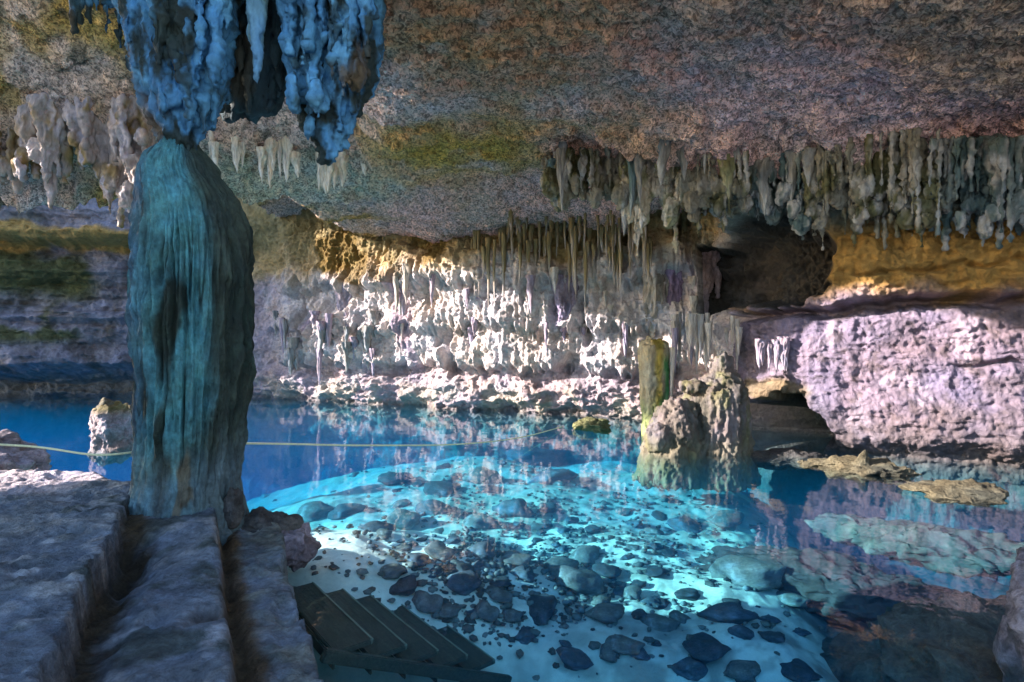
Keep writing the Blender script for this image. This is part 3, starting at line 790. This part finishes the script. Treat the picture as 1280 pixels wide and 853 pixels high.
for px, top, tip, hw, lab, col in ((842, 335, 425, 11, 'purple pointed drapery at the right end of the back wall', (.26, .19, .32)), (880, 310, 386, 19, 'pink broad drapery beside the dark hollow', (.34, .26, .29)),
        (815, 345, 425, 15, 'cream drapery directly above the green mossy post', (.42, .36, .31)), (706, 355, 425, 17, 'lilac fluted drapery in the middle of the back wall', (.31, .25, .35)), (432, 365, 470, 12, 'lilac drapery hanging to the water at the left of the back wall', (.32, .27, .33))):
    drape(px, top, tip, hw, surf_d(px, top+10)-.05, lab, col, px)
# pale fringe right of the green post
for i in range(20):
    px = R.uniform(826, 925); hang(R.choice(calc_v+lilac_v), px, 405+R.uniform(-10, 10), 432+R.uniform(0, 38), R.uniform(2.5, 5), 14.0+R.uniform(-.4, .4)-.008*(px-826), 'short pale stalactite in the low fringe between the green post and the right wall', 'pale low fringe of stalactites above the stalagmite')
for i in range(12):
    px = R.uniform(945, 985); hang(R.choice(lilac_v), px, 428+R.uniform(-5, 5), 448+R.uniform(0, 20), R.uniform(3, 5), 12.35-.004*(px-945), 'small lilac stalactite in the tuft on the right wall', 'tuft of lilac stalactites on the right wall')
# bright drips on the left lip
for i in range(26):
    px = R.uniform(255, 455); d = 12.6+.007*(px-250)
    top = 185+.12*(px-255)+R.uniform(-14, 6)
    hang(R.choice(lipc_v), px, top-10, top+R.uniform(14, 44), R.uniform(3, 8), d, 'small cream calcite stalactite along the bright ceiling lip behind the column', 'cream drips on the ceiling lip')
# fused drapery masses following a tip profile
def curtain(prof, top, dfun, lab, colf, seed, voxel=.04, dep=.35, amp=.06, wid=1.0, fr=2.6, n=46):
    Rr = random.Random(seed)
    xs = [p[0] for p in prof]; ts = [p[1] for p in prof]; L = []
    for i in range(n):
        px = xs[0]+(xs[-1]-xs[0])*(i+.5)/n+Rr.uniform(-2, 2)
        tip = float(np.interp(px, xs, ts)); tip = top+(tip-top)*Rr.choice([Rr.uniform(.3, .7), Rr.uniform(.6, 1.05)])*(1-.5*float(sm(.0, .35, fbm(px*.035, seed*.37, 3, 2)))); d = dfun(px)+Rr.uniform(-dep, dep*.5)
        L.append(px_cone(px, top-40, tip, Rr.uniform(.6, 1.5)*wid*(xs[-1]-xs[0])/n*1.6, d, bulge=.2, lean=(Rr.uniform(-.05, .05), 0), n=12))
    for i in range(n//2):
        px = Rr.uniform(xs[0], xs[-1]); tip = float(np.interp(px, xs, ts)); y = Rr.uniform(top, tip-(tip-top)*.25); d = dfun(px)-dep*Rr.uniform(.2, .9)
        q = Rr.uniform(5, 11)*d/F; L.append(ball(*at(px, y, d), q, q*.8, q*Rr.uniform(1, 2), 10))
    for p, t in prof:
        L.append(px_cone(p, top-30, t, (xs[-1]-xs[0])/len(prof)*.55*wid, dfun(p), bulge=.18, n=14))
    me = fuse(L, voxel)
    finish_flow(me, colf, amp, fr, .35, seed)
    obj('stalactite_cluster', me, M_flow, label=lab, cat='stalactite')
def tint(a, b, c, seed):
    def f(v, n):
        p = fbm(v[:, 0]*1.1+seed, v[:, 1]*1.1, v[:, 2]*.9, 4); q = fbm(v[:, 0]*3.1+seed, v[:, 1]*3, v[:, 2]*1.5, 3)
        return mix(mix(np.tile(np.array(a, np.float32), (len(v), 1)), b, sm(-.05, .4, p)), c, sm(.1, .5, q+.3*p))
    return f
curtain([(-40, 240), (0, 236), (22, 240), (45, 222), (66, 262), (82, 232), (104, 214), (124, 226), (138, 272), (152, 286), (166, 268), (185, 228)], 165, lambda p: 12.3, 'lumpy pink and ochre ceiling lip with hanging lobes left of the column', tint((.40, .33, .31), (.27, .18, .07), (.46, .39, .40), 2.0), 2, .03, .4, .07, 1.2)
gg = ((.20, .19, .16), (.10, .10, .05), (.34, .33, .32)); gt = ((.13, .165, .17), (.06, .10, .11), (.30, .31, .33))
bd = lambda p: 12.7-.0037*(p-690)
for lab, prof, cols, off in (
    ('ceiling edge drapery of small drips above the brown topped organ pipes', [(685, 235), (700, 255), (720, 246), (745, 262), (762, 245), (785, 258)], gg, .2),
    ('drapery with two cream bulbous tips at the left of the ceiling edge', [(780, 258), (797, 322), (812, 270), (828, 262), (845, 316), (858, 268)], ((.44, .40, .34), (.22, .22, .12), (.58, .53, .48)), .3),
    ('knobbly grey drapery left of the dark hollow', [(856, 262), (872, 300), (888, 254), (905, 292), (924, 262), (936, 270)], gg, 0),
    ('grey green drapery hanging directly above the dark hollow', [(934, 268), (948, 278), (964, 286), (978, 262), (990, 292), (1004, 304), (1012, 276)], gt, 0),
    ('drapery with two long pointed tips at the left of the ochre band', [(1008, 270), (1018, 296), (1028, 313), (1042, 268), (1056, 296), (1068, 313), (1084, 292)], gg, 0),
    ('rounded drapery with a ragged bottom above the ochre band', [(1080, 285), (1096, 305), (1106, 318), (1122, 300), (1140, 295), (1152, 312), (1170, 300)], gg, 0),
    ('blue grey drapery over the ochre band at the right edge', [(1164, 290), (1182, 312), (1205, 300), (1228, 308), (1250, 312), (1275, 296), (1310, 306)], gt, 0)):
    tp = 205+R.uniform(-8, 22); off += R.uniform(-.3, .5)
    curtain(prof, tp, lambda p: min(bd(p)+off, surf_d(min(1275, p), 262)-.15, surf_d(min(1275, p), 235)-.15), lab, tint(*cols, prof[0][0]*.01), prof[0][0], .02, .5, .055, .8, 3.6, 46)
# ------------------------------------------------------------------ stalagmites, post
def build_stalagmite():
    d = 12.15; k = d/F
    def ring(prof, dd, flat=1.0):
        kk = dd/F
        return lathe([((c-640)*kk, dd, CAMH-(y-426.5)*kk, h*kk, h*kk*flat) for y, c, h in prof], 20)
    L = [ring([(600, 893, 50), (575, 893, 46), (540, 894, 40), (505, 896, 36), (485, 899, 31), (474, 902, 22), (464, 904, 12), (448, 905, 9)], 12.15),
         ring([(600, 838, 44), (570, 840, 38), (535, 843, 30), (512, 846, 22), (500, 850, 10)], 11.95),
         ring([(600, 868, 40), (560, 868, 36), (500, 876, 26), (478, 880, 14)], 12.3),
         ball(*at(866, 484, 12.0), .28, .22, .12), ball(*at(822, 548, 11.7), .3, .3, .3), ball(*at(905, 454, 12.15), .15, .15, .18)]
    me = fuse(L, .028)
    def colf(v, n):
        p = fbm(v[:, 0]*1.6, v[:, 1]*1.6, v[:, 2], 4)
        c = np.tile(np.array((.13, .11, .105), np.float32), (len(v), 1))
        c = mix(c, (.09, .078, .06), sm(.0, .5, p)); c = mix(c, (.15, .145, .06), sm(.1, .5, fbm(v[:, 0]*2+4, v[:, 1]*2, v[:, 2]*.7, 3))*.7)
        c = mix(c, (.19, .155, .17), sm(.1, .5, -p)*.7)
        return mix(c, (.17, .15, .09), (1-sm(.1, .5, v[:, 2]))*.6)
    finish_flow(me, colf, .065, 3.2, .35, 2.0)
    obj('stalagmite', me, M_flow, label='squat brown stalagmite with a knob on top rising from the water', cat='stalagmite')
    d = 14.0; k = d/F
    L = [ring([(545, 815, 12), (520, 817, 14), (490, 818, 17), (460, 817, 18), (440, 817, 18.5), (430, 817, 17), (426, 816, 12)], 14.0), cone(*at(810, 440, 14.0)[:2], at(0, 440, 14)[2], at(0, 419, 14)[2], .15), cone(*at(824, 440, 14.0)[:2], at(0, 440, 14)[2], at(0, 424, 14)[2], .14), px_cone(812, 432, 500, 9, 13.75), px_cone(825, 436, 540, 8, 13.75)]
    me = fuse(L, .025)
    def colp(v, n):
        p = fbm(v[:, 0]*3, v[:, 1]*3, v[:, 2], 3); x0 = (817-640)*14.0/F
        c = np.tile(np.array((.40, .33, .22), np.float32), (len(v), 1))
        c = mix(c, (.34, .24, .04), sm(-.2, .3, np.exp(-((v[:, 0]-x0-.05)/.15)**2)*.8-.4+p*.4))
        c = mix(c, (.07, .26, .09), sm(-.05, .25, v[:, 0]-x0+.28*p)*sm(2.1, 1.7, v[:, 2]))
        c = mix(c, (.25, .30, .08), (1-sm(.3, 1.1, v[:, 2]+.3*p))*.8)
        return c
    finish_flow(me, colp, .035, 5, .25, 5.0)
    obj('stalagmite', me, M_flow, label='upright flat topped post of rock with green moss and ochre stains', cat='stalagmite')
    me = stal_mesh(3.3, (.62, .50, .40), None, .8, .1, mat=M_flow)
    hang(me, 840, 440, 512, 5, 13.7, 'thin buff stalactite hanging just right of the green mossy post', None)
build_stalagmite()

# ------------------------------------------------------------------ boulders
def ico_rock(seed, amp=.28, sub=4, flat=1.0, facets=True):
    import bmesh
    bm = bmesh.new(); bmesh.ops.create_icosphere(bm, subdivisions=sub, radius=1.0)
    v = np.array([x.co[:] for x in bm.verts], np.float32)
    f = np.array([[x.index for x in fc.verts] for fc in bm.faces], np.int32); bm.free()
    if facets:
        rr = np.random.default_rng(int(seed*100)+3)
        for k in range(9):
            n = rr.normal(size=3); n[2] *= .6; n /= np.linalg.norm(n); h = rr.uniform(.55, .9)
            dd = v@n.astype(np.float32); ex = np.clip(dd-h, 0, None); v = v-(ex*.85)[:, None]*n.astype(np.float32)
    r = 1+amp*fbm(v[:, 0]*1.1+seed, v[:, 1]*1.1, v[:, 2]*1.1+seed, 3)+.05*fbm(v[:, 0]*5+seed, v[:, 1]*5, v[:, 2]*5, 3)
    v = v*r[:, None]; v[:, 2] *= flat
    return v, f

def boulder(name, lab, loc, size, seed, colf, cat='rock', sub=6, amp=.3, mat=None, rz=0, facets=True):
    v, f = ico_rock(seed, amp, sub, 1.0, facets)
    v = v*np.array(size, np.float32)
    v = v*(1+.10*ridge(v[:, 0]*2.5+seed, v[:, 1]*2.5, v[:, 2]*3, 3)[:, None]-.06)+.05*np.minimum(1, max(size))*fbm(v[:, 0]*5, v[:, 1]*5, v[:, 2]*5+seed, 4)[:, None]
    me = make_mesh(name, v, f, colf(v))
    o = obj(name, me, mat or M_ledge, label=lab, cat=cat, loc=loc); o.rotation_euler = (0, 0, rz)
    return o

def pinkc(v):
    p = fbm(v[:, 0]*2, v[:, 1]*2, v[:, 2]*2, 3)
    return mix(np.tile(np.array((.40, .33, .36), np.float32), (len(v), 1)), (.24, .19, .20), sm(.05, .5, p))
def yelc(v):
    p = fbm(v[:, 0]*2, v[:, 1]*2, v[:, 2]*2, 3)
    return mix(np.tile(np.array((.15, .13, .085), np.float32), (len(v), 1)), (.075, .07, .05), sm(.0, .5, p))
def darkc(v):
    p = fbm(v[:, 0]*2, v[:, 1]*2, v[:, 2]*2, 3)
    return mix(np.tile(np.array((.085, .08, .078), np.float32), (len(v), 1)), (.14, .125, .11), sm(.0, .5, p))

x, y, z = at(20, 572, 7.6)
boulder('boulder', 'large pink boulder resting on the back of the ledge at the left edge', (x-.25, y, z-.1), (.62, .55, .42), 1.3, pinkc)
boulder('boulder', 'rounded pink rock with a yellowish nub standing in the water left of the column', (-8.75, 12.6, .25), (.62, .6, .62), 2.7, lambda v: mix(pinkc(v), (.22, .18, .08), sm(.40, .60, v[:, 2])), amp=.22)
boulder('boulder', 'small brown nub of rock on top of the rounded pink rock', (-8.85, 12.5, .88), (.22, .2, .16), 5.7, yelc, sub=4)
x, y, z = at(335, 655, 6.0)
boulder('boulder', 'rough dark rock lump at the right foot of the column', (x-.05, y+.1, .26), (.28, .36, .22), 3.1, darkc)
boulder('boulder', 'pale pinkish rock at the shallow water edge beside the column foot', (x+.22, y+.1, .10), (.25, .45, .22), 4.1, pinkc)
x, y, z = at(290, 640, 5.75)
boulder('boulder', 'upright grey chip of rock leaning against the column base', (x, y, .6), (.10, .12, .2), 6.1, darkc, sub=4)
x, y, z = at(1290, 800, 3.9)
boulder('boulder', 'large speckled pink boulder at the bottom right corner', (4.12, 4.1, .05), (.58, .75, .62), 7.4, lambda v: mix(pinkc(v), (.10, .09, .08), sm(.25, .45, fbm(v[:, 0]*7, v[:, 1]*7, v[:, 2]*7, 3))*.7), amp=.25)
boulder('boulder', 'dark submerged rock slope beneath the bottom right boulder', (4.75, 5.0, -1.2), (1.3, 1.8, .8), 8.4, lambda v: mix(darkc(v), (.16, .15, .13), .6*np.ones(len(v))), amp=.4, facets=False)
# low yellow rocks along the right bank
boulder('boulder', 'long low yellowish rock at the waterline below the right wall', (6.35, 10.15, .0), (.95, .35, .16), 9.2, yelc, rz=-.45, amp=.35)
boulder('boulder', 'flat yellow grey rock breaking the surface near the right edge', (6.75, 8.55, .02), (.62, .42, .14), 10.2, yelc, rz=-.35, amp=.3)
boulder('boulder', 'small pointed yellow rock on the long low waterline rock', (6.2, 10.1, .12), (.16, .12, .2), 11.2, yelc, sub=4)
boulder('boulder', 'moss yellow rock just above the water in front of the back wall', (2.15, 14.9, .05), (.46, .35, .22), 12.2, lambda v: mix(yelc(v), (.22, .25, .10), .5*np.ones(len(v)))) 
boulder('boulder', 'dark rock shelf beneath the shadowed hollow of the right wall', (5.6, 11.75, -.16), (.8, .4, .2), 13.2, darkc, rz=-.4)
# great submerged slabs
boulder('boulder', 'huge brown slab lying under water near the right bank', (4.3, 7.8, -1.05), (1.55, .65, .34), 14.2, lambda v: mix(np.tile(np.array((.085, .062, .066), np.float32), (len(v), 1)), (.045, .04, .042), sm(0, .5, fbm(v[:, 0]*2, v[:, 1]*2, v[:, 2]*2, 3))), rz=-.5, amp=.22, mat=M_stone)
boulder('boulder', 'dark broad rock under water before the stalagmite', (2.7, 10.3, -1.9), (.9, .6, .4), 15.2, darkc, mat=M_stone)
boulder('boulder', 'long brown slab under water behind the huge brown slab', (6.1, 8.4, -.72), (1.5, .6, .35), 16.2, darkc, rz=-.6, mat=M_stone)
boulder('boulder', 'purple brown rock under water near the moss yellow rock', (.75, 12.6, -2.6), (.8, .5, .3), 17.2, darkc, mat=M_stone)

# stones on the pool floor
stone_v = []
for i in range(9):
    v, f = ico_rock(20+i*1.7, .35, 3, 1.0)
    p = fbm(v[:, 0]*1.5+i, v[:, 1]*1.5, v[:, 2]*1.5, 3)
    base = [(.075, .095, .13), (.14, .14, .15), (.05, .06, .08)][i % 3]
    c = mix(np.tile(np.array(base, np.float32), (len(v), 1)), np.array(base)*1.9, sm(.1, .5, p))
    me = make_mesh('pool_stone', v, f, c); me.materials.append(M_stone); stone_v.append(me)
def stone(px, py, hw, hh, rz, lab, group):
    x, y, z = floor_hit0(px, py)
    d = y
    o = obj('stone', R.choice(stone_v), label=lab, cat='stone', group=group)
    sx = 1.12*hw*d/F; up = CAMH-z
    sy = max(1.1*hh*d*d/F/up*.9, sx*.45); sy = min(sy, sx*1.5)
    o.location = (x, y, z+.10*sx); o.scale = (sx, sy, min(sx, sy)*R.uniform(.3, .5)); o.rotation_euler = (R.uniform(-.15, .15), R.uniform(-.15, .15), rz)
    return o
big = [(935, 718, 42, 18), (755, 772, 28, 12), (750, 755, 14, 8), (820, 715, 14, 8), (790, 745, 15, 8), (825, 781, 24, 9), (860, 745, 18, 8), (905, 770, 32, 14), (780, 808, 24, 13), (885, 812, 26, 16), (865, 840, 22, 14),
       (925, 845, 28, 16), (1000, 842, 24, 12), (990, 752, 20, 10), (1055, 808, 26, 14), (1120, 768, 40, 16), (713, 730, 30, 16), (695, 712, 26, 12), (675, 765, 20, 16), (640, 700, 20, 9), (577, 735, 24, 12), (655, 795, 16, 10),
       (716, 828, 24, 14), (760, 820, 16, 11), (575, 714, 15, 7), (730, 700, 22, 9), (760, 715, 18, 9), (640, 640, 26, 9), (600, 655, 22, 8), (545, 640, 24, 8), (500, 650, 22, 8), (470, 660, 20, 8), (430, 640, 24, 8), (395, 640, 22, 8),
       (545, 690, 20, 8), (520, 700, 18, 8), (600, 690, 18, 8), (620, 745, 16, 9), (640, 770, 14, 9), (605, 765, 15, 9), (690, 600, 30, 8), (660, 570, 34, 8), (600, 600, 26, 7), (550, 615, 24, 7), (500, 600, 22, 6), (860, 660, 20, 10),
       (905, 655, 24, 12), (835, 690, 12, 5), (955, 690, 16, 7), (800, 770, 12, 6), (850, 772, 12, 7), (930, 795, 16, 8), (505, 735, 20, 11), (530, 755, 18, 11), (560, 765, 16, 10), (490, 715, 18, 8), (1060, 770, 14, 7), (1000, 790, 12, 6), (960, 775, 13, 6)]
for px, py, hw, hh in big:
    stone(px, py, hw, hh, R.uniform(-.6, .2), 'large dark stone lying on the pale pool floor under the clear water', 'large dark stones on the pool floor')
n = 0
while n < 238:
    px = R.gauss(640, 175); py = R.gauss(670, 70)
    if py < 548 or py > 845 or px < 330 or px > 1120: continue
    if px > 760 and py < 600: continue
    if px < 500 and R.random() < .5: continue
    if px < 360+ (py-640)*.55 and py > 640: continue
    if py > 715 and px < 500+(py-715)*1.2: continue
    s = R.choice([3, 4, 5, 6, 8, 11])*R.uniform(.8, 1.3)*(.75+.5*(py-560)/250)
    stone(px, py, s, s*.45, R.uniform(-.8, .8), 'small dark stone scattered on the pale pool floor', 'small stones on the pool floor'); n += 1

# fine rubble between the stones: too many to count
def build_gravel():
    rr = np.random.default_rng(77); V = []; Fc = []; C = []; off = 0
    base = [ico_rock(60+i, .35, 1, .55) for i in range(5)]
    k = 0
    while k < 2600:
        px = rr.normal(600, 170); py = rr.normal(680, 70)
        if py < 570 or py > 850 or px < 320 or px > 1150: continue
        if py > 640 and px < 350+(py-640)*.55: continue
        if px < 540 and rr.random() < .72: continue
        if rr.random() > .35+.65*sm(-.1, .5, fbm(px*.012, py*.025, 4, 3)): continue
        x, y, z = floor_hit0(px, py)
        v, f = base[k % 5]; a = rr.uniform(0, 6.28); sc = rr.choice([.018, .028, .04, .06])*rr.uniform(.7, 1.3)
        w = v*np.array([sc, sc*rr.uniform(.6, 1.3), sc]); ca, sa = math.cos(a), math.sin(a)
        w = np.stack([w[:, 0]*ca-w[:, 1]*sa+x, w[:, 0]*sa+w[:, 1]*ca+y, w[:, 2]+z+.3*sc], -1)
        V.append(w); Fc.append(f+off); off += len(w); t_ = rr.uniform(.06, .22); C.append(np.tile(np.array((t_, t_*1.05, t_*1.1)), (len(w), 1))); k += 1
    me = make_mesh('gravel', np.concatenate(V), np.concatenate(Fc), np.concatenate(C))
    obj('gravel', me, M_stone, kind='stuff', label='fine dark rubble strewn over the pale pool floor', cat='gravel')
build_gravel()

# ------------------------------------------------------------------ wooden steps under water
def box_mesh(name, sx, sy, sz, bev=.008):
    import bmesh
    bm = bmesh.new(); bmesh.ops.create_cube(bm, size=1.0)
    for v in bm.verts: v.co = Vector((v.co.x*sx, v.co.y*sy, v.co.z*sz))
    bmesh.ops.bevel(bm, geom=bm.edges[:], offset=bev, segments=2, affect='EDGES')
    me = bpy.data.meshes.new(name); bm.to_mesh(me); bm.free(); return me
def build_steps():
    root = obj('wooden_steps', None, label='dark wet wooden steps leading down from the ledge into the water', cat='steps')
    root.location = (-1.80, 5.0, -.12); root.rotation_euler = (0, 0, math.atan2(.62, .78))
    W = 1.40; run = .31; rise = .15
    for i in range(5):
        o = obj('tread', box_mesh('tread', run+.02, W, .045), M_wood, root); o.location = (.14+i*run, 0, -.03-i*rise)
        e = obj('nosing', box_mesh('nosing', .03, W, .05), M_wood2, o); e.location = (run/2-.008, 0, .004)
        o = obj('riser', box_mesh('riser', .02, W-.02, rise-.05), M_wood, root); o.location = (.14+i*run-run/2-.012, 0, -.03-i*rise-rise/2)
    Lg = math.hypot(5*run+.1, 5*rise)
    for s, h in ((-1, .10), (1, .14)):
        o = obj('stringer', box_mesh('stringer', Lg+.2, .06, h), M_wood, root); o.location = (.0+5*run/2, s*(W/2+.035), -.04-2.5*rise)
        o.rotation_euler = (0, math.atan2(rise, run), 0)
build_steps()

# ------------------------------------------------------------------ rope
def build_rope():
    P = [(-6.9, 3.4, 1.78), (-5.6, 4.55, 1.52), (-4.85, 5.6, 1.27), (-4.2, 5.75, 1.15), (-3.9, 6.1, 1.13), (-3.55, 6.42, 1.13), (-3.1, 6.6, 1.11), (-2.65, 6.95, 1.04), (-2.0, 7.9, .85), (-.9, 10.1, .47), (.2, 12.4, .2), (1.3, 14.9, .05)]
    C = smooth_profile(P, 220); n = 8; V = []; f = []
    for i in range(220):
        t = C[min(i+1, 219)]-C[max(i-1, 0)]; t = t/np.linalg.norm(t); a = np.cross(t, (0, 0, 1)); a /= np.linalg.norm(a); b = np.cross(a, t)
        for k in range(n):
            th = 2*math.pi*k/n; V.append(C[i]+.0115*(a*math.cos(th)+b*math.sin(th)))
    me = make_mesh('rope', np.array(V), grid_faces(220, n)[:, :])
    # close around
    F4 = []
    for i in range(219):
        for k in range(n):
            k2 = (k+1) % n; F4.append((i*n+k, i*n+k2, (i+1)*n+k2, (i+1)*n+k))
    me = make_mesh('rope', np.array(V), np.array(F4))
    obj('rope', me, M_rope, label='thin pale yellow rope strung around the column and out across the pool', cat='rope')
build_rope()

# ------------------------------------------------------------------ light
SUN = Vector((.955, .09, -.335)).normalized()
el = math.asin(-SUN.z); 
w = bpy.data.worlds.new('World'); scene.world = w; w.use_nodes = True
t = w.node_tree; bg = t.nodes['Background']
sky = t.nodes.new('ShaderNodeTexSky'); sky.sky_type = 'NISHITA'; sky.sun_disc = False
sky.sun_elevation = el; sky.sun_rotation = math.atan2(-SUN.x, -SUN.y)
sky.air_density = 1.0; sky.dust_density = .5; sky.ozone_density = 2.0
t.links.new(sky.outputs[0], bg.inputs[0]); bg.inputs[1].default_value = .12
sl = bpy.data.lights.new('sun', 'SUN'); sl.energy = 4.0; sl.angle = math.radians(.6); sl.color = (1.0, .89, .82)
so = bpy.data.objects.new('sun', sl); COL.objects.link(so); so.rotation_euler = SUN.to_track_quat('-Z', 'Y').to_euler(); so.location = (-20, 0, 15)

# ------------------------------------------------------------------ camera
cam = bpy.data.cameras.new('camera'); cam.sensor_width = 36; cam.lens = 20; cam.clip_end = 500
co = bpy.data.objects.new('camera', cam); COL.objects.link(co); co.location = (0, 0, CAMH); co.rotation_euler = (math.radians(90), 0, 0)
scene.camera = co

scene.view_settings.view_transform = 'Standard'; scene.view_settings.look = 'None'
scene.view_settings.exposure = 2.35; scene.view_settings.gamma = 1.0
scene.render.engine = 'CYCLES'
cy = scene.cycles
cy.use_denoising = True
cy.max_bounces = 10; cy.diffuse_bounces = 7; cy.glossy_bounces = 3; cy.transparent_max_bounces = 12; cy.volume_bounces = 0
cy.sample_clamp_indirect = 6.0
cy.caustics_reflective = False; cy.caustics_refractive = False
